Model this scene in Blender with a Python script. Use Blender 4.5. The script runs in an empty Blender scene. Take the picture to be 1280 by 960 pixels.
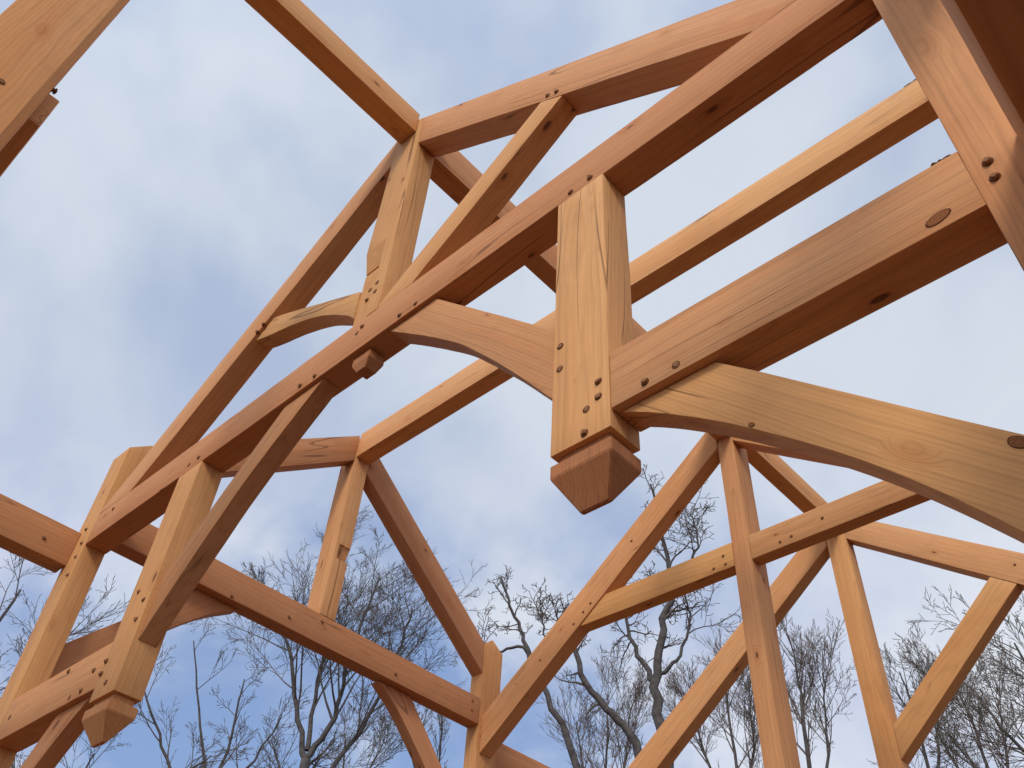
import bpy, bmesh, math, random
from mathutils import Vector, Matrix, noise

random.seed(11)
R = math.radians
scene = bpy.context.scene
col = scene.collection
EYE = 1.6                      # eye height above the floor deck
CAM_Y = -1.337
X0 = -2.3235                   # ridge line of the frame
HALF = 2.2765                  # ridge line to inner face of the wall posts


def tag(o, label=None, cat=None, group=None, kind=None):
    if label: o['label'] = label
    if cat: o['category'] = cat
    if group: o['group'] = group
    if kind: o['kind'] = kind
    return o


def mx(x):                     # mirror across the ridge line
    return 2 * X0 - x


# ------------------------------------------------------------------ materials
def new_mat(name):
    m = bpy.data.materials.new(name)
    m.use_nodes = True
    nt = m.node_tree
    for n in list(nt.nodes): nt.nodes.remove(n)
    out = nt.nodes.new('ShaderNodeOutputMaterial')
    b = nt.nodes.new('ShaderNodeBsdfPrincipled')
    nt.links.new(b.outputs[0], out.inputs[0])
    return m, nt, b


class N:
    """small helper round a node tree"""
    def __init__(s, nt): s.nt = nt
    def new(s, t, **kw):
        n = s.nt.nodes.new(t)
        for k, v in kw.items(): setattr(n, k, v)
        return n
    def link(s, a, b): s.nt.links.new(a, b)
    def put(s, sock, v):
        if isinstance(v, bpy.types.NodeSocket): s.link(v, sock)
        else: sock.default_value = v
    def math(s, op, a, b=None, c=None, clamp=False):
        n = s.new('ShaderNodeMath', operation=op, use_clamp=clamp)
        s.put(n.inputs[0], a)
        if b is not None: s.put(n.inputs[1], b)
        if c is not None: s.put(n.inputs[2], c)
        return n.outputs[0]
    def vmath(s, op, a, b=None):
        n = s.new('ShaderNodeVectorMath', operation=op)
        s.put(n.inputs[0], a)
        if b is not None: s.put(n.inputs[1], b)
        return n.outputs['Value'] if op == 'LENGTH' else n.outputs[0]
    def noise(s, vec, scale=1.0, detail=2.0, rough=.5, dist=0.0, colour=False):
        n = s.new('ShaderNodeTexNoise')
        s.link(vec, n.inputs['Vector'])
        n.inputs['Scale'].default_value = scale
        n.inputs['Detail'].default_value = detail
        n.inputs['Roughness'].default_value = rough
        n.inputs['Distortion'].default_value = dist
        return n.outputs['Color'] if colour else n.outputs['Fac']
    def ramp(s, fac, stops, interp='LINEAR'):
        n = s.new('ShaderNodeValToRGB')
        n.color_ramp.interpolation = interp
        e = n.color_ramp.elements
        while len(e) < len(stops): e.new(.5)
        for i, (p, c) in enumerate(stops):
            e[i].position = p
            e[i].color = (c, c, c, 1) if not isinstance(c, tuple) else (*c, 1)
        s.put(n.inputs[0], fac)
        return n.outputs[0]
    def mix(s, fac, a, b, blend='MIX'):
        n = s.new('ShaderNodeMix', data_type='RGBA', blend_type=blend)
        s.put(n.inputs[0], fac)
        for sock, v in ((n.inputs[6], a), (n.inputs[7], b)):
            if isinstance(v, tuple): sock.default_value = (*v, 1)
            else: s.put(sock, v)
        return n.outputs[2]


def wood_material():
    m, nt, b = new_mat('planed_fir')
    n = N(nt)
    tc = n.new('ShaderNodeTexCoord')
    info = n.new('ShaderNodeObjectInfo')
    P = tc.outputs['Object']
    rnd = info.outputs['Random']
    off = n.new('ShaderNodeCombineXYZ')
    n.put(off.inputs[0], n.math('MULTIPLY', rnd, 57.0))
    n.put(off.inputs[1], n.math('MULTIPLY', rnd, 23.0))
    n.put(off.inputs[2], n.math('MULTIPLY', rnd, 91.0))
    Q = n.vmath('ADD', P, off.outputs[0])
    # --- knots: sparse cells stretched along the grain
    kv = n.vmath('MULTIPLY', Q, (3.4, 8.5, 8.5))
    vor = n.new('ShaderNodeTexVoronoi', feature='F1')
    n.link(kv, vor.inputs['Vector'])
    vor.inputs['Scale'].default_value = 1.0
    sep = n.new('ShaderNodeSeparateColor')
    n.link(vor.outputs['Color'], sep.inputs[0])
    live = n.math('GREATER_THAN', sep.outputs[0], .40)
    size = n.math('MULTIPLY_ADD', sep.outputs[1], .075, .035)
    kd = n.math('DIVIDE', vor.outputs['Distance'], size)
    knot = n.math('MULTIPLY', live, n.math('SUBTRACT', 1.0, n.math('SMOOTHSTEP', kd, .7, 1.15) if False else n.ramp(kd, [(.70, 0.0), (1.0, 1.0)]), clamp=True))
    halo = n.math('MULTIPLY', live, n.ramp(n.math('MULTIPLY', kd, .22), [(.15, 1.0), (.75, 0.0)]))
    # --- growth rings round a pith that lies beside the timber
    warp = n.noise(n.vmath('MULTIPLY', Q, (.9, 5.0, 5.0)), 1.0, 3.0, .55)
    sx = n.new('ShaderNodeSeparateXYZ'); n.link(P, sx.inputs[0])
    oy = n.math('MULTIPLY_ADD', rnd, .26, -.13)
    oz = n.math('MULTIPLY_ADD', n.math('FRACT', n.math('MULTIPLY', rnd, 7.31)), .24, -.12)
    y = n.math('ADD', sx.outputs[1], oy)
    z = n.math('ADD', sx.outputs[2], oz)
    rad = n.math('SQRT', n.math('ADD', n.math('MULTIPLY', y, y), n.math('MULTIPLY', z, z)))
    rad = n.math('ADD', rad, n.math('MULTIPLY', warp, .060))
    rad = n.math('ADD', rad, n.math('MULTIPLY', halo, .034))
    rad = n.math('ADD', rad, n.math('MULTIPLY', sx.outputs[0], .006))
    saw = n.math('FRACT', n.math('MULTIPLY', rad, 95.0))
    late = n.ramp(saw, [(0.0, .15), (.55, .25), (.86, 1.0), (1.0, .2)])
    saw2 = n.math('FRACT', n.math('MULTIPLY', rad, 31.0))
    late2 = n.ramp(saw2, [(0.0, .1), (.6, .35), (.9, 1.0), (1.0, .15)])
    # --- fibre streaks and broad tone
    fib = n.noise(n.vmath('MULTIPLY', Q, (2.2, 75.0, 75.0)), 1.0, 3.0, .6)
    fine = n.noise(n.vmath('MULTIPLY', Q, (9.0, 260.0, 260.0)), 1.0, 2.0, .6)
    tone = n.noise(n.vmath('MULTIPLY', Q, (.9, 4.5, 4.5)), 1.0, 3.0, .55)
    heart = n.noise(n.vmath('MULTIPLY', Q, (.5, 9.0, 9.0)), 1.0, 2.0, .5)
    col1 = n.mix(n.ramp(tone, [(.3, 0.0), (.72, 1.0)]), (.96, .93, .88), (1.0, 1.06, 1.10))
    col1 = n.mix(n.math('MULTIPLY', n.ramp(heart, [(.52, 0.0), (.72, 1.0)]), .42), col1, (.91, .76, .64))
    k = n.math('MULTIPLY_ADD', late, -.13, 1.045)
    k = n.math('MULTIPLY', k, n.math('MULTIPLY_ADD', late2, -.11, 1.05))
    k = n.math('MULTIPLY', k, n.math('MULTIPLY_ADD', fib, .34, .83))
    k = n.math('MULTIPLY', k, n.math('MULTIPLY_ADD', fine, .22, .89))
    col2 = n.mix(1.0, col1, n.new_rgb(k) if hasattr(n, 'new_rgb') else k, 'MULTIPLY')
    col3 = n.mix(1.0, col2, info.outputs['Color'], 'MULTIPLY')
    col3 = n.mix(n.math('MULTIPLY', halo, .50), col3, n.mix(1.0, col3, (.72, .52, .40), 'MULTIPLY'))
    kr = n.ramp(n.math('FRACT', n.math('MULTIPLY', kd, 2.4)), [(0.0, .55), (1.0, 1.0)])
    col4 = n.mix(n.math('MULTIPLY', knot, .88), col3, n.mix(1.0, (.150, .066, .032), kr, 'MULTIPLY'))
    # --- drying checks: thin dark splits along the grain
    cw = n.noise(n.vmath('MULTIPLY', Q, (.55, 10.0, 10.0)), 1.0, 1.0, .4)
    line = n.ramp(n.math('ABSOLUTE', n.math('SUBTRACT', cw, .5)), [(.0030, 1.0), (.0095, 0.0)])
    where = n.ramp(n.noise(n.vmath('MULTIPLY', Q, (1.3, 2.2, 2.2)), 1.0, 1.0), [(.54, 0.0), (.60, 1.0)])
    chk = n.math('MULTIPLY', line, where)
    col5 = n.mix(n.math('MULTIPLY', chk, .66), col4, (.12, .05, .024))
    # --- scuffs of handling dirt
    dirt = n.ramp(n.noise(n.vmath('ADD', P, off.outputs[0]), 3.1, 5.0, .64), [(.52, 0.0), (.78, 1.0)])
    col6 = n.mix(n.math('MULTIPLY', dirt, .42), col5, n.mix(1.0, col5, (.66, .62, .60), 'MULTIPLY'))
    n.link(col6, b.inputs['Base Color'])
    n.put(b.inputs['Roughness'], n.math('MULTIPLY_ADD', fib, .22, .58))
    b.inputs['Specular IOR Level'].default_value = .14
    bump = n.new('ShaderNodeBump')
    bump.inputs['Strength'].default_value = .30
    bump.inputs['Distance'].default_value = .004
    h = n.math('SUBTRACT', n.math('ADD', n.math('MULTIPLY', fib, .5), n.math('MULTIPLY', late, -.18)), n.math('MULTIPLY', chk, 1.6))
    n.link(h, bump.inputs['Height'])
    n.link(bump.outputs[0], b.inputs['Normal'])
    return m


def simple_noise_mat(name, c1, c2, scale, rough=.8, detail=5, spec=.25):
    m, nt, b = new_mat(name)
    n = N(nt)
    tc = n.new('ShaderNodeTexCoord')
    f = n.noise(tc.outputs['Object'], scale, detail, .6)
    n.link(n.mix(n.ramp(f, [(.35, 0.0), (.65, 1.0)]), c1, c2), b.inputs['Base Color'])
    b.inputs['Roughness'].default_value = rough
    b.inputs['Specular IOR Level'].default_value = spec
    bump = n.new('ShaderNodeBump'); bump.inputs['Strength'].default_value = .4
    n.link(f, bump.inputs['Height']); n.link(bump.outputs[0], b.inputs['Normal'])
    return m


WOOD = wood_material()
PEGWOOD = simple_noise_mat('oak_peg_end', (.20, .095, .045), (.34, .17, .082), 160, .8, 5, .1)
HOLE = simple_noise_mat('bored_hole_lip', (.10, .042, .02), (.15, .065, .03), 120, .9, 5, .05)


def knot_material():
    m, nt, b = new_mat('knot_heart')
    n = N(nt)
    tc = n.new('ShaderNodeTexCoord')
    P = tc.outputs['Object']
    d = n.vmath('LENGTH', n.vmath('MULTIPLY', P, (1, 0, 1.7)))
    d = n.math('ADD', d, n.math('MULTIPLY', n.noise(P, 40, 3), .012))
    ring = n.ramp(n.math('FRACT', n.math('MULTIPLY', d, 120)), [(0.0, 0.0), (.8, 1.0), (1.0, 0.0)])
    c = n.mix(ring, (.30, .120, .046), (.19, .072, .030))
    n.link(c, b.inputs['Base Color'])
    b.inputs['Roughness'].default_value = .85
    b.inputs['Specular IOR Level'].default_value = .05
    return m


KNOT = knot_material()
RIM = simple_noise_mat('knot_rim', (.070, .030, .016), (.11, .050, .026), 80, .9, 5, .05)
BARK = simple_noise_mat('grey_bark', (.050, .043, .040), (.105, .092, .084), 9, .9)
TWIG = simple_noise_mat('twig_bark', (.092, .076, .064), (.15, .128, .11), 14, .9)
TWIG_RED = simple_noise_mat('brown_twig_bark', (.12, .094, .078), (.17, .138, .118), 14, .9)

# colour of each timber's wood
HONEY = (.590, .286, .114)
PALE = (.635, .320, .137)
AMBER = (.590, .283, .112)
RED = (.495, .220, .096)
ROSY = (.545, .252, .108)
BROWN = (.485, .218, .096)
SHADED_END_GRAIN = (.41, .170, .072)      # end-grain brown for the drops, their shade painted into the tint

# ------------------------------------------------------------------ timber
frame = bpy.data.objects.new('timber_frame', None)
col.objects.link(frame)
FO = Vector((X0, 1.6, 0))
frame.location = FO
tag(frame, 'golden pegged timber frame of trusses, hammer beams and curved braces standing open to the sky', 'timber frame')

def make_peg_mesh(k):
    """a riven oak peg standing in its bored hole; the cut end is rough and never quite square"""
    rnd = random.Random(100 + k)
    out_ = rnd.uniform(.002, .011)
    bm = bmesh.new()
    bmesh.ops.create_cone(bm, cap_ends=True, segments=8, radius1=.0100, radius2=.0092, depth=.030)
    tx, ty = rnd.uniform(-.25, .25), rnd.uniform(-.25, .25)
    for v in bm.verts:
        a = 1 + rnd.uniform(-.10, .10)
        v.co.x *= a; v.co.y *= a
        if v.co.z > 0: v.co.z += v.co.x * tx + v.co.y * ty
    bmesh.ops.bevel(bm, geom=[e for e in bm.edges if all(v.co.z > 0 for v in e.verts)], offset=.002, segments=1, affect='EDGES')
    for v in bm.verts: v.co.z += out_ - .015
    for f in bm.faces: f.material_index = 0
    # dark lip of the bored hole
    ring_o = [bm.verts.new((.0128 * math.cos(t), .0128 * math.sin(t), .0012)) for t in [2 * math.pi * q / 12 for q in range(12)]]
    ring_b = [bm.verts.new((.0132 * math.cos(t), .0132 * math.sin(t), -.006)) for t in [2 * math.pi * q / 12 for q in range(12)]]
    top = bm.faces.new(ring_o); top.material_index = 1
    for q in range(12):
        f = bm.faces.new((ring_o[q], ring_o[(q + 1) % 12], ring_b[(q + 1) % 12], ring_b[q])); f.material_index = 1
    bmesh.ops.recalc_face_normals(bm, faces=bm.faces)
    me = bpy.data.meshes.new('peg'); bm.to_mesh(me); bm.free()
    me.materials.append(PEGWOOD); me.materials.append(HOLE)
    return me


peg_meshes = [make_peg_mesh(k) for k in range(7)]


def curve(pts, per=6):
    """smooth open curve through points"""
    out = []
    n = len(pts)
    for i in range(n - 1):
        p0 = Vector(pts[max(i - 1, 0)]); p1 = Vector(pts[i]); p2 = Vector(pts[i + 1]); p3 = Vector(pts[min(i + 2, n - 1)])
        for k in range(per):
            t = k / per
            a = .5 * ((2 * p1) + (p2 - p0) * t + (2 * p0 - 5 * p1 + 4 * p2 - p3) * t * t + (3 * p1 - p0 - 3 * p2 + p3) * t ** 3)
            out.append((a.x, a.y))
    out.append(tuple(pts[-1]))
    return out


def prism(name, axis, poly, a0, a1, grain, tint, bevel=.0035, parent=None, wobble=.0022, cutters=()):
    """a timber: a 2-D outline swept along one axis.  axis 'Y': outline in (x,z); 'X': in (y,z); 'Z': in (x,y)."""
    ax = 'XYZ'.index(axis)
    oth = [i for i in range(3) if i != ax]

    def p3(uv, a):
        v = [0, 0, 0]; v[oth[0]] = uv[0]; v[oth[1]] = uv[1]; v[ax] = a
        v[2] += EYE
        return Vector(v)
    if axis == 'Z':
        a0, a1 = a0, a1
    lo = [p3(q, a0) for q in poly]
    hi = [p3(q, a1) for q in poly]
    cen = sum(lo + hi, Vector()) / (2 * len(poly))
    g = Vector(grain).normalized()
    nrm = Vector((0, 0, 0)); nrm[ax] = 1
    if abs(g.dot(nrm)) > .9:
        nrm = Vector((0, 0, 1)) if ax != 2 else Vector((0, 1, 0))
    nrm = (nrm - g * nrm.dot(g)).normalized()
    M3 = Matrix((g, nrm, g.cross(nrm))).transposed()
    inv = M3.inverted()
    bm = bmesh.new()
    vl = [bm.verts.new(inv @ (p - cen)) for p in lo]
    vh = [bm.verts.new(inv @ (p - cen)) for p in hi]
    bm.faces.new(vl); bm.faces.new(list(reversed(vh)))
    k = len(poly)
    for i in range(k):
        j = (i + 1) % k
        bm.faces.new((vl[j], vl[i], vh[i], vh[j]))
    bmesh.ops.recalc_face_normals(bm, faces=bm.faces)
    if bevel:
        ed = [e for e in bm.edges if len(e.link_faces) == 2 and e.calc_face_angle(0) > R(28)]
        bmesh.ops.bevel(bm, geom=ed, offset=bevel, segments=2, profile=.6, affect='EDGES', clamp_overlap=True)
    # slice along the grain, then let the sawn faces wander by a millimetre or two
    xs = [v.co.x for v in bm.verts]
    x0, x1 = min(xs), max(xs)
    nseg = max(1, int((x1 - x0) / .085))
    for i in range(1, nseg):
        xx = x0 + (x1 - x0) * i / nseg
        bmesh.ops.bisect_plane(bm, geom=bm.verts[:] + bm.edges[:] + bm.faces[:], plane_co=(xx, 0, 0), plane_no=(1, 0, 0))
    s = random.uniform(0, 100)
    for v in bm.verts:
        d = noise.noise_vector(Vector((v.co.x * 1.7 + s, v.co.y * 4, v.co.z * 4)))
        e = noise.noise_vector(Vector((v.co.x * 14 + s, v.co.y * 9, v.co.z * 9)))
        v.co.y += d.y * wobble + e.y * wobble * .45; v.co.z += d.z * wobble + e.z * wobble * .45
    me = bpy.data.meshes.new(name)
    bm.to_mesh(me); bm.free()
    me.materials.append(WOOD)
    o = bpy.data.objects.new(name, me)
    col.objects.link(o)
    par = parent or frame
    o.parent = par
    W = Matrix.Translation(cen) @ M3.to_4x4()
    if par is frame:
        o.matrix_basis = Matrix.Translation(-FO) @ W
    else:
        o.matrix_basis = world_of(par).inverted() @ W
    f = random.uniform(.94, 1.06)
    o.color = (tint[0] * f, tint[1] * f * random.uniform(.97, 1.03), tint[2] * f * random.uniform(.94, 1.06), 1)
    for c in cutters: cut(o, c)
    for p in o.data.polygons: p.use_smooth = True
    o.data.set_sharp_from_angle(angle=R(24))
    return o


def world_of(o):
    m = o.matrix_basis.copy()
    while o.parent:
        o = o.parent
        m = o.matrix_basis @ m
    return m


def cut(o, corners):
    """carve a small convex wedge (eight or six world corners) out of a timber"""
    bm = bmesh.new()
    for c in corners: bm.verts.new((c[0], c[1], c[2] + EYE))
    bmesh.ops.convex_hull(bm, input=bm.verts)
    me = bpy.data.meshes.new('wedge'); bm.to_mesh(me); bm.free()
    w = bpy.data.objects.new('wedge', me); col.objects.link(w)
    mod = o.modifiers.new('b', 'BOOLEAN'); mod.operation = 'DIFFERENCE'; mod.object = w; mod.solver = 'EXACT'
    bpy.context.view_layer.update()
    dg = bpy.context.evaluated_depsgraph_get()
    nm = bpy.data.meshes.new_from_object(o.evaluated_get(dg))
    o.modifiers.clear()
    o.data = nm
    bpy.data.objects.remove(w)


def peg(timber, p, n):
    o = bpy.data.objects.new('peg', random.choice(peg_meshes))
    col.objects.link(o)
    o.parent = timber
    nv = Vector(n)
    q = nv.to_track_quat('Z', 'Y').to_matrix().to_4x4() @ Matrix.Rotation(random.uniform(0, 6), 4, 'Z')
    W = Matrix.Translation(Vector((p[0], p[1], p[2] + EYE))) @ q
    o.matrix_basis = world_of(timber).inverted() @ W @ Matrix.Scale(.8 if p[1] > 2.9 else .95, 4)
    return o


def pegs_y(timber, pts, y=0.0):
    for x, z in pts: peg(timber, (x, y, z), (0, -1, 0))


def pegs_x(timber, pts, x):
    for y, z in pts: peg(timber, (x, y, z), (1, 0, 0))


def knot(timber, x, z, y, a, b, tilt):
    """a big encased knot showing on the front face"""
    for nm, mat, s, d in (('knot', RIM, 1.0, .0010), ('knot_heart', KNOT, .88, .0016)):
        bm = bmesh.new()
        vs = []
        for k in range(28):
            t = 2 * math.pi * k / 28
            w = 1 + .06 * noise.noise(Vector((math.cos(t) * 1.5 + x * 9, math.sin(t) * 1.5, z)))
            u, v = a * s * w * math.cos(t), b * s * w * math.sin(t)
            vs.append((u * math.cos(tilt) - v * math.sin(tilt), u * math.sin(tilt) + v * math.cos(tilt)))
        lo = [bm.verts.new((p[0], .004, p[1])) for p in vs]
        hi = [bm.verts.new((p[0] * .97, -d, p[1] * .97)) for p in vs]
        bm.faces.new(hi)
        for i in range(28):
            j = (i + 1) % 28
            bm.faces.new((lo[i], lo[j], hi[j], hi[i]))
        bmesh.ops.recalc_face_normals(bm, faces=bm.faces)
        me = bpy.data.meshes.new(nm); bm.to_mesh(me); bm.free()
        me.materials.append(mat)
        o = bpy.data.objects.new('knot', me); col.objects.link(o)
        o.parent = timber
        o.matrix_basis = world_of(timber).inverted() @ Matrix.Translation((x, y, z + EYE))
        if nm == 'knot': rim = o
        else: o.name = 'knot_heart'
    return


def box_x(name, x0, x1, y0, y1, z0, z1, tint, **k):
    return prism(name, 'Y', [(x0, z0), (x1, z0), (x1, z1), (x0, z1)], y0, y1, (1, 0, 0), tint, **k)


def box_y(name, x0, x1, y0, y1, z0, z1, tint, **k):
    return prism(name, 'X', [(y0, z0), (y1, z0), (y1, z1), (y0, z1)], x0, x1, (0, 1, 0), tint, **k)


def box_z(name, x0, x1, y0, y1, z0, z1, tint, **k):
    return prism(name, 'Y', [(x0, z0), (x1, z0), (x1, z1), (x0, z1)], y0, y1, (0, 0, 1), tint, **k)


class Tubes:
    def __init__(s): s.v = []; s.f = []
    def add(s, pts, rads, sides):
        base = len(s.v)
        n = len(pts)
        prev = None
        for i, p in enumerate(pts):
            d = (pts[min(i + 1, n - 1)] - pts[max(i - 1, 0)])
            if d.length < 1e-6: d = Vector((0, 0, 1))
            d.normalize()
            a = prev if prev else (Vector((1, 0, 0)) if abs(d.x) < .8 else Vector((0, 1, 0)))
            u = (a - d * a.dot(d)).normalized(); prev = u
            w = d.cross(u)
            for k in range(sides):
                t = 2 * math.pi * k / sides
                s.v.append(p + (u * math.cos(t) + w * math.sin(t)) * rads[i])
        for i in range(n - 1):
            for k in range(sides):
                k2 = (k + 1) % sides
                s.f.append((base + i * sides + k, base + i * sides + k2, base + (i + 1) * sides + k2, base + (i + 1) * sides + k))
        s.f.append(tuple(base + (n - 1) * sides + k for k in range(sides)))
    def build(s, name, mat, parent):
        me = bpy.data.meshes.new(name)
        me.from_pydata([tuple(v) for v in s.v], [], s.f)
        for p in me.polygons: p.use_smooth = True
        me.materials.append(mat)
        o = bpy.data.objects.new(name, me); col.objects.link(o); o.parent = parent
        return o


FLOOR = -EYE
G = .0018                       # the hairline gap left at a joint
T = .125                        # truss thickness

# ---------------------------------------------------------------- truss one (nearest whole truss)
W0, W1 = -4.80, -4.60           # left wall post
post = prism('post', 'X', [(0, FLOOR), (.122, FLOOR), (.122, 3.445), (0, 3.352)], W0, W1, (0, 0, 1), AMBER)
pegs_y(post, [(-4.692, 2.789), (-4.65, 2.59), (-4.64, 2.47), (-4.655, 2.68), (-4.65, 1.66), (-4.65, 1.61)])
post_r = prism('post', 'X', [(0, FLOOR), (.122, FLOOR), (.122, 3.445), (0, 3.352)], mx(W1), mx(W0), (0, 0, 1), AMBER)
pegs_y(post_r, [(-.008, 1.667), (-.011, 1.612)])

tie = box_x('tie_beam', W1 + G, mx(W1) - G, .001, T, 2.65, 2.85, RED)
pegs_y(tie, [(-1.142, 2.676), (-1.055, 2.68), (-2.034, 2.672), (-1.942, 2.676), (-2.298, 2.795), (-2.33, 2.775), (-2.584, 2.676),
             (-2.689, 2.682), (-3.503, 2.697), (-3.59, 2.695), (-4.401, 2.80), (-.14, 2.80)], .001)

KW = .106
king = prism('king_post', 'Y', [(X0 - KW, 2.85 + G), (X0 + KW, 2.85 + G), (X0 + KW, 4.478), (X0, 4.552), (X0 - KW, 4.478)], .0, T, (0, 0, 1), HONEY,
             cutters=[[(x, y, z) for x in (-2.60, -2.287) for y, z in ((-.05, 3.415), (.0, 3.415), (.029, 3.275), (.029, 2.70), (-.05, 2.70))],
                      [(x, y, z) for x in (-2.60, -2.287) for y in (.015, .044) for z in (3.262, 3.277)]])
pegs_y(king, [(-2.269, 3.069), (-2.268, 3.007)])
pegs_y(king, [(-2.362, 3.115), (-2.365, 3.045)], .029)


def drop(parent, xc, yc, z, hx, hy, tint, shank=.033, band=.042, point=.098, tip=0, proud=.0):
    """turned-down foot of a pendant: recessed neck, band and pyramid"""
    rings = [(hx - .018, hy - .018, 0), (hx - .018, hy - .018, -shank), (hx + proud, hy + proud, -shank), (hx + proud, hy + proud, -shank - band), (tip or hx - hy + .007, tip or .007, -shank - band - point)]
    bm = bmesh.new()
    rows = []
    for a, b_, dz in rings:
        rows.append([bm.verts.new((sx * a, sy * b_, dz)) for sx, sy in ((-1, -1), (1, -1), (1, 1), (-1, 1))])
    for r0, r1 in zip(rows, rows[1:]):
        for i in range(4):
            j = (i + 1) % 4
            bm.faces.new((r0[i], r0[j], r1[j], r1[i]))
    bm.faces.new(rows[0]); bm.faces.new(rows[-1])
    bmesh.ops.recalc_face_normals(bm, faces=bm.faces)
    bmesh.ops.bevel(bm, geom=[e for e in bm.edges], offset=.0025, segments=2, affect='EDGES')
    # local x runs down the grain
    Rm = Matrix(((0, 0, 1), (0, 1, 0), (-1, 0, 0))).transposed()
    for v in bm.verts: v.co = Rm.inverted() @ v.co
    me = bpy.data.meshes.new('drop_finial'); bm.to_mesh(me); bm.free()
    me.materials.append(WOOD)
    o = bpy.data.objects.new('drop_finial', me); col.objects.link(o)
    o.parent = parent
    o.matrix_basis = world_of(parent).inverted() @ Matrix.Translation((xc, yc, z + EYE)) @ Rm.to_4x4()
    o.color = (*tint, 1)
    return o


drop(king, X0 + .035, .065, 2.649, .056, .040, SHADED_END_GRAIN, shank=.014, band=.040, point=.040, tip=.028)

PY1 = .125
pend_r = box_z('pendant_post', -1.198, -.998, 0, PY1, 1.494, 2.65 - G, PALE)
pegs_y(pend_r, [(-1.172, 1.902), (-1.172, 1.807), (-1.034, 1.671), (-1.035, 1.616), (-1.076, 1.594), (-1.082, 1.514)])
drop(pend_r, -1.098, PY1 / 2, 1.495, .1, PY1 / 2, SHADED_END_GRAIN)
pend_l = box_z('pendant_post', -3.650, -3.448, 0, PY1, 1.490, 2.65 - G, HONEY)
pegs_y(pend_l, [(-3.636, 1.667), (-3.636, 1.611), (-3.557, 1.551), (-3.582, 1.975), (-3.495, 1.906), (-3.495, 1.812)])
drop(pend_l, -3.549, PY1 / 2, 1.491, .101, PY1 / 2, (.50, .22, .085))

ham_r = box_x('hammer_beam', -.998 + G, -.045 - G, .002, T, 1.554, 1.757, HONEY, wobble=.0007)
tag(ham_r, 'hammer beam with a large oval knot at the right post')
pegs_y(ham_r, [(-.888, 1.579), (-.795, 1.58)], .002)
knot(ham_r, -.136, 1.589, .002, .030, .016, R(14))
ham_l = box_x('hammer_beam', -4.60 + G, -3.650 - G, .002, T, 1.553, 1.765, HONEY)
pegs_y(ham_l, [(-3.785, 1.58), (-3.885, 1.58), (-4.026, 1.739), (-3.735, 1.656), (-4.53, 1.66)], .002)

TOP_S, BOT_S = .757, .742


def rt(d, z0=4.558, s=TOP_S): return z0 - s * d
def rb(d, z0=4.290, s=BOT_S): return z0 - s * d


def rafter(side, y0, y1, tint, zt=4.558, zb=4.290, st=TOP_S, sb=BOT_S, din=KW, foot='tie', tie_top=2.85):
    """one principal rafter; side -1 left of the ridge, +1 right"""
    if foot == 'tie':
        dt = (zb - tie_top) / sb
        poly = [(din + G, rb(din, zb, sb)), (dt, tie_top + G), (HALF - .003, tie_top + G), (HALF - .003, max(rt(HALF, zt, st), tie_top + .02)), (din + G, rt(din, zt, st))]
    else:
        poly = [(din + G, rb(din, zb, sb)), (HALF - G, rb(HALF, zb, sb)), (HALF - G, rt(HALF, zt, st)), (din + G, rt(din, zt, st))]
    poly = [(X0 + side * d, z) for d, z in poly]
    return prism('rafter', 'Y', poly, y0, y1, (1, 0, -side * .75), tint)


raf_r = rafter(1, .0015, T, ROSY)
raf_l = rafter(-1, .0015, T, HONEY)
pegs_y(raf_r, [(-1.278, 3.548), (-1.227, 3.517)], .0015)
pegs_y(raf_l, [(-3.33, 3.552), (-3.374, 3.52)], .0015)

# straight strut on the right, curved one on the left of the king post
sl = .7175
sr = prism('strut', 'Y', [(X0 + KW + G, 2.853), (-2.005, 2.853), (-1.197, rb(-1.197 - X0) - G), (-1.318, rb(-1.318 - X0) - G), (X0 + KW + G, 2.885)], .003, .113, (1, 0, sl), HONEY)
top = curve([(-3.271, rb(X0 + 3.271) - G), (-3.03, 3.462), (-2.788, 3.335), (X0 - KW - G, 3.150)], 6)
bot = curve([(X0 - KW - G, 2.965), (-2.519, 3.047), (-2.749, 3.210), (-3.009, 3.335), (-3.22, 3.412), (-3.403, rb(X0 + 3.403) - G)], 6)
prism('curved_strut', 'Y', top + bot, .02, .110, (1, 0, -.5), HONEY)

# curved braces from the pendants up to the tie beam
btop = [(-1.84, 2.65 - G), (-1.52, 2.327), (-1.198 + G, 1.998)]
bbot = [(-1.198 + G, 1.705), (-1.386, 1.950), (-1.572, 2.168), (-1.694, 2.297), (-1.899, 2.476), (-2.112, 2.65 - G)]
br_r = prism('curved_brace', 'Y', btop + curve(bbot, 7), .018, .106, (1, 0, -1.02), ROSY)
ml = [(mx(x) - (.0 if x < -1.25 else .0), z) for x, z in btop + curve(bbot, 7)]
ml = [(min(x, 0) if False else x, z) for x, z in ml]
br_l = prism('curved_brace', 'Y', ml, .018, .106, (1, 0, 1.02), BROWN)

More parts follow.
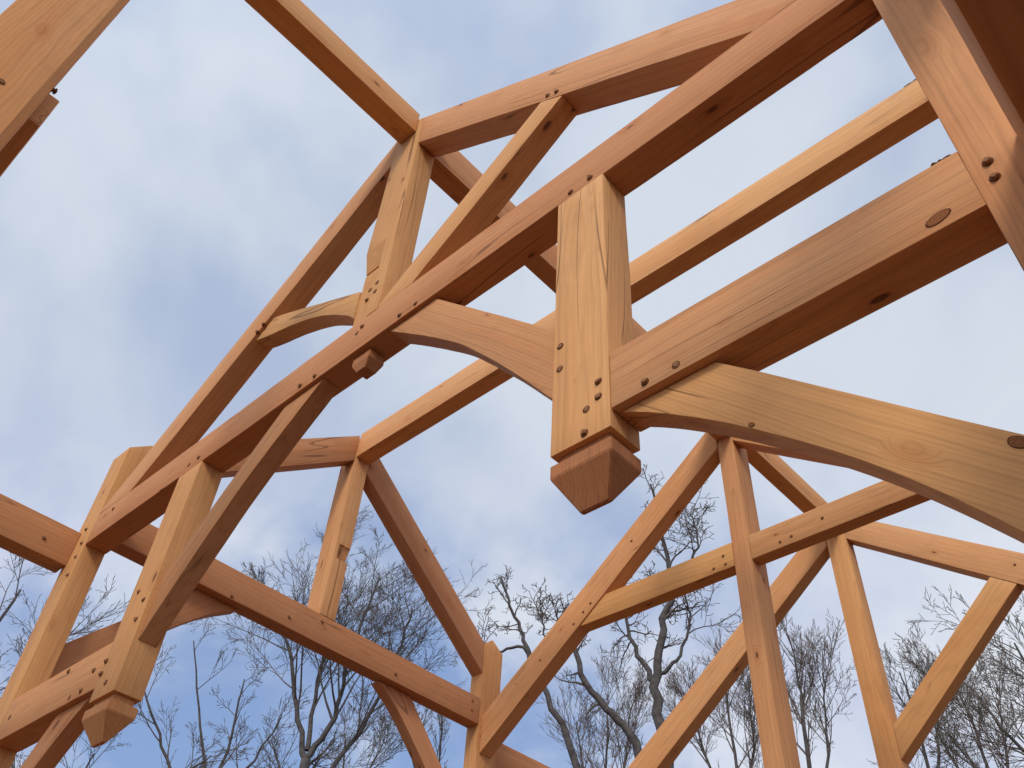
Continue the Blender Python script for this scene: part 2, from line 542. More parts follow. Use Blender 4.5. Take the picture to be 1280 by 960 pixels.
# broad curved braces under the hammer beams
htop = [(-.703, 1.554 - G), (-.596, 1.450), (-.263, 1.120), (-.163, 1.022), (-.046, .905)]
hbot = [(-.046, .585), (-.222, .851), (-.424, 1.097), (-.658, 1.318), (-.850, 1.468), (-.983, 1.554 - G)]
hb_r = prism('curved_brace', 'Y', htop + curve(hbot, 8), .028, .104, (1, 0, -1.0), (.645, .312, .118), wobble=.0007)
tag(hb_r, 'broad pale curved brace with split grain and dark knots under the hammer beam')
knot(hb_r, -.176, 1.012, .028, .020, .012, R(-45))
knot(hb_r, -.640, 1.313, .028, .009, .006, R(-40))
hl = [(mx(x), z) for x, z in htop + curve(hbot, 8)]
hl = [(x - .065 * max(0, (z - .6) / .95), z) for x, z in hl]
hl = [(max(x, W1 + G), z) for x, z in hl]
prism('curved_brace', 'Y', hl, .028, .104, (1, 0, 1.0), RED)

# ---------------------------------------------------------------- truss two (far end of the dormer bay)
Y2 = 3.13
for s in (-1, 1):
    xa, xb = (-4.725, -4.60) if s < 0 else (mx(-4.60), mx(-4.725))
    p2 = prism('post', 'X', [(3.105, FLOOR), (3.305, FLOOR), (3.305, 3.385), (3.185, 3.462), (3.105, 3.402)], xa, xb, (0, 0, 1), AMBER)
    if s < 0:
        pegs_y(p2, [(-4.69, 3.21)], 3.105)
        pegs_x(p2, [(3.14, 2.746), (3.138, 2.675)], -4.60)
K2A, K2B = X0 - .0625, X0 + .0625
king2 = prism('king_post', 'Y', [(K2A, 1.42), (K2B, 1.42), (K2B, 4.50), (X0, 4.545), (K2A, 4.50)], 3.14, 3.33, (0, 0, 1), HONEY)
r2l = rafter(-1, Y2, 3.25, AMBER, zt=4.538, zb=4.290, st=.752, sb=.765, din=.0625, foot='post')
r2r = rafter(1, Y2, 3.25, AMBER, zt=4.538, zb=4.290, st=.752, sb=.765, din=.0625, foot='post')
pegs_y(r2l, [(-4.041, 3.095), (-4.269, 2.979), (-3.568, 3.395), (-3.635, 3.347), (-3.725, 3.281), (-3.179, 3.771)], Y2)
for s in (-1, 1):
    d0, d1, d2 = .0625 + G, (4.290 - 3.43) / .765, (4.290 - 3.25) / .765
    c2 = prism('collar_beam', 'Y', [(X0 + s * d0, 3.25), (X0 + s * (d2 - .004), 3.25), (X0 + s * (d1 - .004), 3.43), (X0 + s * d0, 3.43)],
               Y2 + .012, 3.245, (1, 0, 0), AMBER)
    if s < 0: pegs_y(c2, [(-2.461, 3.353), (-2.451, 3.288), (-2.541, 3.287)], Y2 + .012)
    else: pegs_y(c2, [(-1.75, 3.34), (-2.05, 3.29), (-1.97, 3.30)], Y2 + .012)
box_x('tie_beam', -4.60 + G, mx(-4.60) - G, 3.14, 3.26, 1.22, 1.42 - G, RED)

# ---------------------------------------------------------------- truss three (far gable)
Y3 = 4.78
king3 = prism('king_post', 'Y', [(-2.402, 2.06), (-2.238, 2.06), (-2.238, 4.49), (X0, 4.57), (-2.402, 4.49)], Y3, Y3 + .125, (0, 0, 1), AMBER)
r3l = rafter(-1, Y3, Y3 + T, AMBER, zt=4.60, zb=4.352, st=.752, sb=.775, din=.0825, foot='tie', tie_top=2.62)
r3r = rafter(1, Y3, Y3 + T, PALE, zt=4.598, zb=4.357, st=.735, sb=.768, din=.0825, foot='tie', tie_top=2.62)
pegs_y(r3r, [(-1.13, 3.60)], Y3)
dA, dB = -1.253, -1.163
prism('strut', 'Y', [(-2.238 + G, 2.512), (-1.163, 4.357 - .768 * (dB - X0) - G * 2), (-1.31, 4.357 - .768 * (-1.31 - X0) - G * 2), (-2.238 + G, 2.745)], Y3 + .002, Y3 + .115, (1, 0, .77), AMBER)
box_x('tie_beam', -4.60, mx(-4.60), Y3, Y3 + T, 1.86, 2.06 - G, RED)
for s in (-1, 1):
    xa, xb = (-4.80, -4.60 - G) if s < 0 else (mx(-4.60) + G, mx(-4.80))
    box_z('post', xa, xb, Y3, Y3 + .122, FLOOR, 2.95, AMBER)

# ---------------------------------------------------------------- truss behind the viewer's left shoulder
king0 = prism('king_post', 'Z', [(-2.386, -1.68), (-2.261, -1.68), (-2.261, -1.449), (-2.279, -1.424), (-2.386, -1.424)], 2.05, 4.50, (0, 0, 1), AMBER)
peg(king0, (-2.261, -1.544, 2.633), (1, 0, 0)); peg(king0, (-2.315, -1.412, 2.825), (0, 1, 0))
box_x('tie_beam', W1 + G, -2.400, -1.56, -1.385, 2.725, 2.90, PALE)
for s in (-1, 1):
    xa, xb = (-4.80, -4.60 - G) if s < 0 else (mx(-4.60) + G, mx(-4.80))
    box_z('post', xa, xb, -1.66, -1.54, FLOOR, 2.95, AMBER)

# ---------------------------------------------------------------- ridge beams
RX0, RX1 = X0 - .0625, X0 + .0625
box_y('ridge_beam', RX0, RX1, -1.424 + G, -G, 4.374, 4.556, HONEY)
box_y('ridge_beam', RX0, RX1, T + G, 3.14 - G, 4.306, 4.560, ROSY)
box_y('ridge_beam', RX0 + .004, RX1 - .004, 3.33 + G, Y3 - G, 4.386, 4.585, HONEY)
# dormer ridge crossing the main ridge
box_x('ridge_beam', -4.60 + G, RX0 - G, 1.570, 1.698, 4.297, 4.527, PALE)
dorm_r = box_x('ridge_beam', RX1 + G, mx(-4.60) - G, 1.570, 1.698, 4.297, 4.527, PALE)

def bark_strip(parent, x0, x1, y, z):
    m = Tubes()
    k = 9
    pts = [Vector((x0 + (x1 - x0) * i / k, y + random.uniform(-.002, .002), z + EYE + random.uniform(-.002, .003))) for i in range(k + 1)]
    rads = [.002] + [random.uniform(.0045, .0058) for _ in range(k - 1)] + [.002]
    m.add(pts, rads, 6)
    o = m.build('bark_strip', RIM, parent)
    o.matrix_basis = world_of(parent).inverted()


bark_strip(dorm_r, -.175, -.10, 1.574, 4.529)
bark_strip(ham_r, -.105, -.060, .006, 1.758)

# ---------------------------------------------------------------- walls: plates, dormer gables, knee braces
YM = 1.61
for s in (-1, 1):
    def X(a, b): return (a, b) if s < 0 else (mx(b), mx(a))
    xa, xb = X(-4.722, -4.603)
    pl = box_y('wall_plate', xa, xb, .122 + G, 3.105 - G, 2.755, 2.952, RED if s < 0 else ROSY)
    if s < 0: pegs_x(pl, [(1.352, 2.827), (1.601, 2.906), (.929, 2.775), (2.275, 2.81), (3.024, 2.902), (3.025, 2.831)], -4.603)
    xa, xb = X(-4.780, -4.60)
    poly = [(1.568, 2.953), (1.698, 2.953), (1.698, 4.48), (1.633, 4.528), (1.568, 4.48)]
    cut_ = []
    if s < 0:
        cut_ = [[(-4.57, 1.60, 3.40), (-4.57, 1.73, 3.40), (-4.645, 1.73, 3.40), (-4.645, 1.60, 3.40), (-4.57, 1.60, 3.52), (-4.57, 1.73, 3.52), (-4.608, 1.73, 3.52), (-4.608, 1.60, 3.52)]]
    dk = prism('king_post', 'X', poly, xa, xb, (0, 0, 1), HONEY, cutters=cut_)
    # dormer rafters
    xa, xb = X(-4.720, -4.603)
    prism('rafter', 'X', [(1.698 + G, 4.212), (3.105 - G, 3.155), (3.105 - G, 3.398), (1.698 + G, 4.490)], xa, xb, (0, 1, -.76), BROWN)
    prism('rafter', 'X', [(1.568 - G, 4.262), (.122 + G, 3.180), (.122 + G, 3.440), (1.568 - G, 4.512)], xa, xb, (0, 1, .75), RED if s < 0 else HONEY)
    # knee braces post to plate
    xa, xb = X(-4.76, -4.672)
    low = curve([(1.035, 2.755 - G), (.84, 2.625), (.656, 2.458), (.40, 2.205), (.122 + G, 1.92)], 5)
    kb = [(.735, 2.755 - G)] + low + [(.122 + G, 2.125)]
    kb = [(.735, 2.755 - G), (1.035, 2.755 - G)] + low[1:] + [(.122 + G, 2.125)]
    prism('knee_brace', 'X', kb, xa, xb, (0, 1, 1), BROWN)
    kb2 = [(3.227 - y, z) for y, z in kb]
    prism('knee_brace', 'X', kb2, xa, xb, (0, 1, -1), ROSY)
    # lower plates of the end bays
    xa, xb = X(-4.87, -4.745)
    pn = box_y('wall_plate', xa, xb, -1.54 + G, -G, 2.57, 2.785, RED)
    if s < 0: pegs_x(pn, [(-.17, 2.66)], -4.745)
    box_y('wall_plate', xa, xb, 3.305 + G, Y3 - G, 2.565, 2.785, BROWN)
# girt on the right wall beside the viewer
box_y('girt', .062, .245, -1.54 + G, -G * 2, 1.315, 1.70, BROWN)

# ---------------------------------------------------------------- floor and ground
def plywood():
    m, nt, b = new_mat('plywood_deck')
    n = N(nt)
    tc = n.new('ShaderNodeTexCoord')
    br = n.new('ShaderNodeTexBrick')
    n.link(tc.outputs['Object'], br.inputs['Vector'])
    br.inputs['Scale'].default_value = 1.0
    br.inputs['Brick Width'].default_value = 2.4; br.inputs['Row Height'].default_value = 1.2
    br.inputs['Mortar Size'].default_value = .004
    br.inputs['Color1'].default_value = (.17, .062, .028, 1); br.inputs['Color2'].default_value = (.15, .054, .024, 1)
    br.inputs['Mortar'].default_value = (.05, .035, .025, 1)
    f = n.noise(n.vmath('MULTIPLY', tc.outputs['Object'], (1.5, 14, 1)), 1.0, 5, .6)
    n.link(n.mix(n.ramp(f, [(.3, 0.0), (.7, .5)]), br.outputs['Color'], (.115, .041, .018)), b.inputs['Base Color'])
    b.inputs['Roughness'].default_value = .75
    return m


def sheet(name, x0, x1, y0, y1, z0, z1, mat):
    bm = bmesh.new()
    bmesh.ops.create_cube(bm, size=1)
    for v in bm.verts:
        v.co = Vector((x0 + (v.co.x + .5) * (x1 - x0), y0 + (v.co.y + .5) * (y1 - y0), z0 + (v.co.z + .5) * (z1 - z0)))
    me = bpy.data.meshes.new(name); bm.to_mesh(me); bm.free(); me.materials.append(mat)
    o = bpy.data.objects.new(name, me); col.objects.link(o)
    return o


deck = sheet('floor_deck', -5.2, .6, -2.1, 5.3, -.18, 0, plywood())
tag(deck, kind='structure')


def ground():
    rnd = random.Random(3)
    bm = bmesh.new()
    radii = [0, 4, 8, 12, 18, 26, 40, 70, 140, 400, 1500, 4000]
    rows = []
    for r in radii:
        if r == 0:
            rows.append([bm.verts.new((0, 0, -.30))]); continue
        row = []
        for k in range(48):
            a = 2 * math.pi * k / 48
            x, y = r * math.cos(a), r * math.sin(a)
            row.append(bm.verts.new((x, y, -.30 + (.14 * noise.noise(Vector((x * .13, y * .13, 3))) if r > 5 else 0))))
        rows.append(row)
    for i in range(48):
        bm.faces.new((rows[0][0], rows[1][i], rows[1][(i + 1) % 48]))
    for a, b_ in zip(rows[1:], rows[2:]):
        for i in range(48):
            j = (i + 1) % 48
            bm.faces.new((a[i], b_[i], b_[j], a[j]))
    bmesh.ops.recalc_face_normals(bm, faces=bm.faces)
    me = bpy.data.meshes.new('ground'); bm.to_mesh(me); bm.free()
    for p in me.polygons: p.use_smooth = True
    m, nt, b = new_mat('winter_grass')
    n = N(nt)
    tc = n.new('ShaderNodeTexCoord')
    f = n.noise(tc.outputs['Object'], .5, 6, .6); g = n.noise(tc.outputs['Object'], 9, 5, .65)
    c = n.mix(n.ramp(f, [(.4, 0.0), (.6, 1.0)]), (.14, .062, .032), (.09, .054, .028))
    n.link(n.mix(n.math('MULTIPLY', g, .55), c, (.06, .045, .028)), b.inputs['Base Color'])
    b.inputs['Roughness'].default_value = .95
    me.materials.append(m)
    o = bpy.data.objects.new('ground', me); col.objects.link(o)
    o.location = (X0, 1.6, 0)
    tag(o, kind='structure')


ground()

# ---------------------------------------------------------------- bare trees
def tree(label, az, dist, stems, prm, seed, group=None, twig=TWIG, kind_name='bare_tree'):
    """stems: list of polylines in (sideways, forward, height) metres seen from the frame, each with base radius and tip radius"""
    rnd = random.Random(seed)
    root = bpy.data.objects.new(kind_name, None); col.objects.link(root)
    a = R(az)
    root.location = (math.sin(a) * dist, CAM_Y + math.cos(a) * dist, -.3)
    root.rotation_euler = (0, 0, -a)
    tag(root, label, 'tree', group)
    trunk, crown = Tubes(), Tubes()
    L = prm

    def grow(pos, d, length, rad, level):
        nseg = L['seg'][min(level, len(L['seg']) - 1)]
        pts = [pos.copy()]; rads = [rad]
        dirs = [d.copy()]
        p = pos.copy(); dd = d.copy()
        tipr = max(rad * .25, L['tip'])
        for i in range(nseg):
            wv = L['wig'] * (1 + .25 * level)
            dd = (dd + Vector((rnd.gauss(0, wv), rnd.gauss(0, wv), rnd.gauss(0, wv) + L['up'] / nseg))).normalized()
            p = p + dd * (length / nseg)
            pts.append(p.copy()); dirs.append(dd.copy())
            rads.append(rad + (tipr - rad) * ((i + 1) / nseg) ** .8)
        (trunk if level == 0 else crown).add(pts, rads, 6 if level == 0 else (4 if level == 1 else 3))
        branch(pts, dirs, rads, length, level)

    def branch(pts, dirs, rads, length, level):
        if level >= L['levels']: return
        cnt = L['n'][level]
        cnt = max(1, int(cnt * rnd.uniform(.8, 1.2)))
        for c in range(cnt):
            t = L['start'][level] + (1 - L['start'][level]) * ((c + rnd.uniform(.1, .9)) / cnt)
            f = t * (len(pts) - 1); i = min(int(f), len(pts) - 2); fr = f - i
            pos = pts[i].lerp(pts[i + 1], fr)
            base = dirs[min(i + 1, len(dirs) - 1)]
            ang = R(rnd.uniform(*L['ang']))
            rv = Vector((rnd.gauss(0, 1), rnd.gauss(0, 1), rnd.gauss(0, 1)))
            side = base.cross(rv).normalized()
            dd = Matrix.Rotation(ang, 3, side) @ base
            ln = length * L['ratio'][level] * (1.15 - .55 * t) * rnd.uniform(.65, 1.25)
            rr = rads[i] * (1 - fr) + rads[i + 1] * fr
            grow(pos, dd, ln, max(rr * L['rr'], L['tip']), level + 1)

    for st in stems:
        poly, r0, r1 = st
        pts = [Vector(q) for q in poly]
        # resample smoothly with a little crookedness
        fine = []
        for i in range(len(pts) - 1):
            p0 = pts[max(i - 1, 0)]; p1 = pts[i]; p2 = pts[i + 1]; p3 = pts[min(i + 2, len(pts) - 1)]
            for k in range(5):
                t = k / 5
                fine.append(.5 * ((2 * p1) + (p2 - p0) * t + (2 * p0 - 5 * p1 + 4 * p2 - p3) * t * t + (3 * p1 - p0 - 3 * p2 + p3) * t ** 3))
        fine.append(pts[-1])
        length = sum((b_ - a_).length for a_, b_ in zip(fine, fine[1:]))
        jit = L.get('crook', .02)
        for i in range(1, len(fine) - 1):
            fine[i] = fine[i] + Vector((rnd.gauss(0, jit), rnd.gauss(0, jit), rnd.gauss(0, jit)))
        n = len(fine)
        r0 *= .74; r1 *= .8
        rads = [r0 + (r1 - r0) * (i / (n - 1)) ** .9 for i in range(n)]
        dirs = [(fine[min(i + 1, n - 1)] - fine[max(i - 1, 0)]).normalized() for i in range(n)]
        trunk.add(fine, rads, 7)
        branch(fine, dirs, rads, L.get('ref', length), 0)
    trunk.build('trunk', BARK, root)
    crown.build('crown', twig, root)
    return root


def gz(el, dist):             # height above ground of something seen at that elevation
    return dist * math.tan(R(el)) + EYE + .3


FINE = dict(levels=4, n=[9, 6, 6, 5], start=[.30, .2, .15, .1], ratio=[.62, .6, .55, .5], ang=(20, 48), up=.22, wig=.05, rr=.55, tip=.0052, seg=[8, 6, 5, 4, 3])


def P(**k):
    d = dict(FINE); d.update(k); return d


if True:
    d = 21
    h = gz(20.3, d)
    tree('tall bare tree with wide fan of fine arching twigs behind the left wall plate', -56.6, d,
         [([(0, 0, 0), (.05, 0, h * .5), (0, 0, h)], .17, .13),
          ([(0, 0, h), (-.45, .2, h + 1.2), (-.95, .1, h + 2.6), (-1.75, 0, h + 4.1)], .10, .03),
          ([(0, 0, h), (.45, -.1, h + 1.0), (.55, -.3, h + 2.4), (.9, -.2, h + 4.8)], .11, .03),
          ([(.05, 0, h - 1.2), (.95, .3, h + .6), (1.6, .2, h + 2.4), (1.9, 0, h + 4.2)], .09, .03),
          ([(0, 0, h + .2), (-.1, .3, h + 2), (-.2, .6, h + 5.4)], .09, .03)],
         P(ref=4.2, n=[14, 8, 5, 4], start=[.28, .2, .15, .1], ratio=[.60, .58, .52, .5], up=.22, ang=(22, 52), tip=.0046, rr=.5), 5)
    d = 19
    tree('crooked bare tree with a round tuft of twigs between the two far rafters', -40.0, d,
         [([(0, 0, 0), (.1, 0, 5), (.1, 0, gz(21.2, d)), (-.45, 0, gz(24.5, d)), (-1.0, .1, gz(28, d)), (-1.35, .1, gz(30, d)), (-1.75, 0, gz(32.2, d))], .16, .028),
          ([(-.95, .1, gz(27.4, d)), (-1.15, 0, gz(28.0, d)), (-1.75, 0, gz(27.7, d)), (-2.2, 0, gz(28.3, d))], .07, .02),
          ([(-.75, .1, gz(26.5, d)), (-.60, 0, gz(28.4, d)), (-.75, 0, gz(30, d))], .05, .018)],
         P(ref=1.9, levels=3, n=[9, 5, 4], start=[.72, .25, .2], ratio=[.55, .55, .55], wig=.13, ang=(30, 75), up=.1, crook=.028, tip=.007), 8)
    d = 18
    tree('gnarled dark tree with contorted twigs rising behind the far king post', -34.2, d,
         [([(0, 0, 0), (0, 0, 5), (.1, 0, gz(21, d)), (-.05, 0, gz(25, d)), (.15, 0, gz(28.5, d)), (.45, .1, gz(31.5, d)), (.35, .1, gz(35, d)), (.15, 0, gz(38, d))], .24, .03),
          ([(.35, .1, gz(31, d)), (.75, .1, gz(32.6, d)), (1.15, 0, gz(34, d)), (1.05, 0, gz(36, d))], .07, .02),
          ([(.05, 0, gz(26.5, d)), (.45, .1, gz(27.4, d)), (.8, 0, gz(29.5, d)), (.75, 0, gz(31.2, d))], .07, .02),
          ([(.0, 0, gz(26, d)), (-.45, .1, gz(28.2, d)), (-.65, 0, gz(31, d))], .10, .03)],
         P(ref=2.3, levels=3, n=[11, 6, 4], start=[.55, .2, .2], ratio=[.5, .55, .55], wig=.17, ang=(30, 80), up=.12, crook=.03, tip=.007), 21)
    tree('leaning dark trunk with broken stub top beside the far left rafter', -35.9, d,
         [([(.1, 0, 0), (.15, 0, 5), (.12, 0, gz(21.5, d)), (-.45, 0, gz(24.2, d)), (-.95, 0, gz(26, d)), (-1.3, 0, gz(28.8, d)), (-1.42, 0, gz(30.2, d))], .17, .05),
          ([(-1.25, 0, gz(28.2, d)), (-1.55, 0, gz(29.3, d)), (-1.6, 0, gz(30.4, d))], .05, .02)],
         P(ref=1.8, levels=3, n=[8, 5, 4], start=[.55, .25, .2], ratio=[.5, .5, .5], wig=.14, ang=(35, 80), up=.12, crook=.028, tip=.007), 33)
    d = 24
    tree('slender bare tree with dense upright twigs between the two far king posts', -25.3, d,
         [([(0, 0, 0), (.05, 0, 6), (0, 0, gz(22, d)), (.1, 0, gz(25, d)), (.05, 0, gz(28.3, d))], .14, .02),
          ([(0, 0, gz(18, d)), (.5, .2, gz(22, d)), (.75, .2, gz(26.2, d))], .08, .02),
          ([(0, 0, gz(18.5, d)), (-.6, .2, gz(22.5, d)), (-.95, .2, gz(26.4, d))], .08, .02)],
         P(ref=3.4, n=[17, 7, 5, 3], tip=.0046, start=[.45, .2, .1, .1], up=.3, ang=(16, 40), ratio=[.6, .5, .5, .5]), 44, twig=TWIG_RED)
    tree('twiggy bare tree behind the truss two king post, lower than its neighbours', -29.9, d,
         [([(0, 0, 0), (.05, 0, 6), (.1, 0, gz(22, d)), (.05, 0, gz(26.4, d))], .13, .02),
          ([(0, 0, gz(17.5, d)), (-.6, .2, gz(21.5, d)), (-.9, .2, gz(24.8, d))], .08, .02),
          ([(0, 0, gz(17.5, d)), (.5, .2, gz(21.5, d)), (.7, .2, gz(25.6, d))], .08, .02)],
         P(ref=3.2, n=[15, 7, 5, 3], tip=.0046, start=[.45, .2, .1, .1], up=.3, ang=(16, 40)), 45, twig=TWIG_RED)
    d = 26
    tree('bare tree with a rounded top in the gap above the far strut', -18.9, d,
         [([(0, 0, 0), (0, 0, 7), (.1, 0, gz(22, d)), (0, 0, gz(25.6, d))], .14, .02),
          ([(0, 0, gz(18, d)), (.5, 0, gz(22, d)), (.8, 0, gz(24.6, d))], .08, .02)],
         P(ref=3.0, n=[11, 6, 5, 4], start=[.45, .2, .1, .1], up=.25, ang=(18, 44)), 51)
    tree('dense dark thicket-like tree under the far strut', -15.9, d,
         [([(0, 0, 0), (0, 0, 7), (.1, 0, gz(21, d)), (0, 0, gz(24.2, d))], .13, .02),
          ([(0, 0, gz(17, d)), (-.6, 0, gz(20.5, d)), (-.9, 0, gz(23.2, d))], .09, .02),
          ([(0, 0, gz(17, d)), (.6, 0, gz(20.5, d)), (.85, 0, gz(23.4, d))], .09, .02)],
         P(ref=3.0, n=[13, 7, 5, 4], tip=.0046, start=[.4, .15, .1, .1], up=.25, ang=(18, 50)), 52, twig=TWIG_RED)
    d = 17
    tree('large bare tree whose long limbs reach in from the right edge', -9.6, d,
         [([(0, 0, 0), (0, 0, 4), (.05, 0, gz(17, d)), (-.1, 0, gz(22, d)), (0, 0, gz(27, d))], .2, .04),
          ([(0, 0, gz(15.5, d)), (-.6, .2, gz(18.6, d)), (-1.2, .2, gz(21.2, d)), (-1.6, .1, gz(23.6, d))], .09, .02),
          ([(-.05, 0, gz(20, d)), (-.5, .2, gz(23, d)), (-.75, .2, gz(26.4, d))], .08, .02),
          ([(0, 0, gz(14.5, d)), (-.9, .2, gz(17.2, d)), (-1.75, .2, gz(19.6, d)), (-2.3, .1, gz(22.4, d))], .08, .02)],
         P(ref=2.9, n=[9, 6, 5, 3], start=[.35, .2, .1, .1], up=.12, ang=(22, 52)), 61)
    d = 22
    tree('small bare tree with several thin stems spreading from one foot beside the left pendant', -62.0, d,
         [([(0, 0, 0), (.1, 0, 5), (0, 0, gz(17.5, d)), (-.5, 0, gz(21, d)), (-1.25, 0, gz(25.5, d))], .10, .018),
          ([(0, 0, gz(16, d)), (.25, 0, gz(20, d)), (.2, 0, gz(24, d))], .08, .018),
          ([(0, 0, gz(16, d)), (-.8, .1, gz(18.6, d)), (-1.7, .1, gz(21.4, d)), (-2.1, .1, gz(23.2, d))], .07, .018),
          ([(0, 0, gz(16, d)), (.8, .1, gz(19.2, d)), (1.3, .1, gz(22.6, d))], .07, .018)],
         P(ref=2.3, n=[6, 5, 4, 3], start=[.35, .2, .1, .1], up=.2, ang=(20, 50), tip=.0045), 71)
    d = 20
    tree('bare tree reaching in from the left edge behind the leftmost post', -77.2, d,
         [([(0, 0, 0), (0, 0, 4), (-.2, 0, gz(15, d)), (.1, 0, gz(20, d)), (.4, 0, gz(25.6, d))], .17, .03),
          ([(0, 0, gz(14, d)), (.8, 0, gz(18.5, d)), (1.3, 0, gz(22.5, d)), (1.5, 0, gz(24.4, d))], .09, .02),
          ([(0, 0, gz(14, d)), (-.8, 0, gz(18, d)), (-1.2, 0, gz(24, d))], .09, .02)],
         P(ref=3.2, n=[8, 6, 5, 3], start=[.4, .2, .1, .1], up=.15, ang=(20, 50)), 81)
    tree('low spreading bare tree below the left pendant finial', -69.0, d,
         [([(0, 0, 0), (0, 0, 3), (.0, 0, gz(14, d)), (.15, 0, gz(18.6, d))], .12, .018),
          ([(0, 0, gz(12.5, d)), (.8, 0, gz(15.5, d)), (1.9, 0, gz(18.2, d)), (2.4, 0, gz(19.8, d))], .08, .018),
          ([(0, 0, gz(12.5, d)), (-.8, 0, gz(15.5, d)), (-1.4, 0, gz(18.4, d))], .08, .018)],
         P(ref=2.2, n=[6, 5, 4, 3], start=[.4, .2, .1, .1], up=.15, ang=(22, 55), tip=.0045), 82)
    d = 25
    tree('thin upright bare tree in the triangle under the far left rafter', -37.9, d,
         [([(0, 0, 0), (0, 0, 7), (.1, 0, gz(21, d)), (.15, 0, gz(25.4, d))], .11, .018),
          ([(0, 0, gz(17, d)), (-.5, 0, gz(20.5, d)), (-.75, 0, gz(23.8, d))], .08, .018),
          ([(0, 0, gz(17, d)), (.5, 0, gz(20.5, d)), (.8, 0, gz(24.4, d))], .08, .018)],
         P(ref=3.0, n=[15, 7, 5, 3], tip=.0046, start=[.45, .2, .1, .1], up=.3, ang=(16, 42)), 91, twig=TWIG_RED)
    tree('faint bare tree of straight thin shoots left of the far wall post', -48.4, d,
         [([(0, 0, 0), (0, 0, 7), (.05, 0, gz(20, d)), (0, 0, gz(23.6, d))], .10, .018),
          ([(0, 0, gz(17, d)), (-.6, 0, gz(20.5, d)), (-.8, 0, gz(22.6, d))], .07, .018)],
         P(ref=2.4, n=[10, 6, 4, 3], start=[.45, .2, .1, .1], up=.4, ang=(12, 34)), 92)
    tree('bare tree crown with drooping twigs in the gap left of the knee brace', -54.3, 27,
         [([(0, 0, 0), (0, 0, 7), (.05, 0, gz(19.4, 27)), (-.1, 0, gz(22.0, 27))], .10, .018),
          ([(0, 0, gz(17, 27)), (.7, 0, gz(19.8, 27)), (1.1, 0, gz(21.8, 27))], .07, .018)],
         P(ref=2.6, n=[11, 7, 5, 3], start=[.45, .2, .1, .1], up=.2, ang=(20, 50)), 93)

# ---------------------------------------------------------------- light
SUN = Vector((.34, -.68, .65)).normalized()
el = math.asin(SUN.z)
sun_data = bpy.data.lights.new('sun', 'SUN')
sun_data.energy = 1.9
sun_data.angle = R(13)
sun_data.color = (1.0, .91, .79)
sun = bpy.data.objects.new('sun', sun_data); col.objects.link(sun)
sun.rotation_euler = (-SUN).to_track_quat('-Z', 'Y').to_euler()
sun.location = SUN * 60

world = bpy.data.worlds.new('World')
scene.world = world
world.use_nodes = True
nt = world.node_tree
for x in list(nt.nodes): nt.nodes.remove(x)
n = N(nt)
out = n.new('ShaderNodeOutputWorld')
bg = n.new('ShaderNodeBackground')
bg.inputs['Strength'].default_value = .1
n.link(bg.outputs[0], out.inputs[0])
sky = n.new('ShaderNodeTexSky', sky_type='NISHITA')
sky.sun_disc = False
sky.sun_elevation = el
sky.sun_rotation = math.atan2(SUN.x, SUN.y)
sky.air_density = 1.0; sky.dust_density = .6; sky.ozone_density = 1.5
tc = n.new('ShaderNodeTexCoord')
D = tc.outputs['Generated']
sx = n.new('ShaderNodeSeparateXYZ'); n.link(D, sx.inputs[0])
zc = n.math('ADD', n.math('MAXIMUM', sx.outputs[2], 0.0), .75)
pl = n.new('ShaderNodeCombineXYZ')
n.put(pl.inputs[0], n.math('DIVIDE', sx.outputs[0], zc)); n.put(pl.inputs[1], n.math('DIVIDE', sx.outputs[1], zc))
pl.inputs[2].default_value = 4.7
C = pl.outputs[0]
S1 = (20.30, 3.70, 0.0)
S2 = (37.51, 3.22, 0.0)
cover = n.noise(n.vmath('ADD', C, S1), 2.2, 5.0, .52, .2)
soft = n.noise(n.vmath('ADD', C, S2), 3.3, 5.0, .50, .2)
puff = n.noise(n.vmath('ADD', C, (9.1, 1.7, 0.0)), 4.6, 6.0, .56, .25)
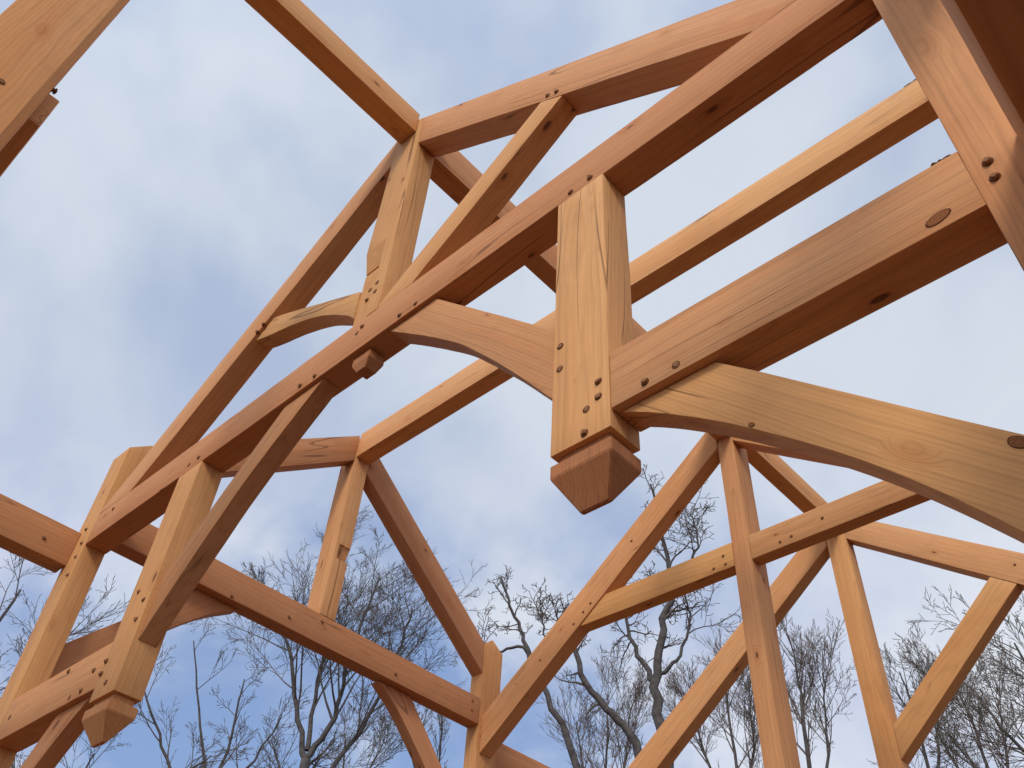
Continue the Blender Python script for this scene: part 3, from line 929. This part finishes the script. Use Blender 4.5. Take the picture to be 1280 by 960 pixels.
# an almost closed cloud deck overhead that breaks up towards the horizon
low = n.ramp(sx.outputs[2], [(.40, 1.0), (.72, 0.0)], 'EASE')
cov = n.math('ADD', n.math('MULTIPLY_ADD', low, -.195, .30), cover)
cov = n.math('ADD', cov, n.math('MULTIPLY', n.math('SUBTRACT', puff, .5), n.math('MULTIPLY_ADD', low, .85, .10)))
fac = n.ramp(cov, [(.40, 0.0), (.68, 1.0)], 'EASE')
white = n.mix(n.ramp(puff, [(.42, 0.0), (.62, 1.0)]), (5.7, 6.3, 8.0), (7.6, 8.0, 8.8))
deckc = n.mix(n.ramp(soft, [(.34, 0.0), (.60, 1.0)], 'EASE'), (4.1, 4.95, 6.8), (6.6, 7.2, 8.1))
cloud = n.mix(low, deckc, white)
blue = n.mix(.6, sky.outputs[0], (2.6, 4.2, 7.9))
# thin cloud glows round the veiled sun
sunny = n.new('ShaderNodeVectorMath', operation='DOT_PRODUCT')
n.link(D, sunny.inputs[0]); sunny.inputs[1].default_value = SUN
glow = n.math('MULTIPLY_ADD', n.math('POWER', n.math('MAXIMUM', sunny.outputs['Value'], 0.0), 3.0), 1.6, 1.0)
gl = n.new('ShaderNodeVectorMath', operation='SCALE'); n.link(cloud, gl.inputs[0]); n.link(glow, gl.inputs['Scale'])
cloud = gl.outputs[0]
skyc = n.mix(n.math('MULTIPLY_ADD', fac, .88, .10), blue, cloud)
n.link(skyc, bg.inputs['Color'])

# ---------------------------------------------------------------- camera
cam_data = bpy.data.cameras.new('camera')
cam = bpy.data.objects.new('camera', cam_data); col.objects.link(cam)
cam_data.sensor_fit = 'HORIZONTAL'
cam_data.sensor_width = 36.0
cam_data.lens = 36.0 * 1109.645 / 1280
cam_data.clip_end = 9000
cam_data.clip_start = .02
a, b_, c_ = R(134.35709), R(4.33489), R(45.51301)
Rz = Matrix.Rotation(c_, 3, 'Z'); Rx = Matrix.Rotation(a, 3, 'X'); Rr = Matrix.Rotation(b_, 3, 'Z')
Ry = Matrix(((math.cos(b_), -math.sin(b_), 0), (math.sin(b_), math.cos(b_), 0), (0, 0, 1)))
cam.matrix_world = Matrix.Translation((0, CAM_Y, EYE)) @ (Rz @ Rx @ Ry).to_4x4()
scene.camera = cam

scene.render.engine = 'CYCLES'
scene.view_settings.view_transform = 'Standard'
scene.view_settings.look = 'None'
scene.view_settings.exposure = 0
scene.view_settings.gamma = 1
scene.render.resolution_x = 1024
scene.render.resolution_y = 768
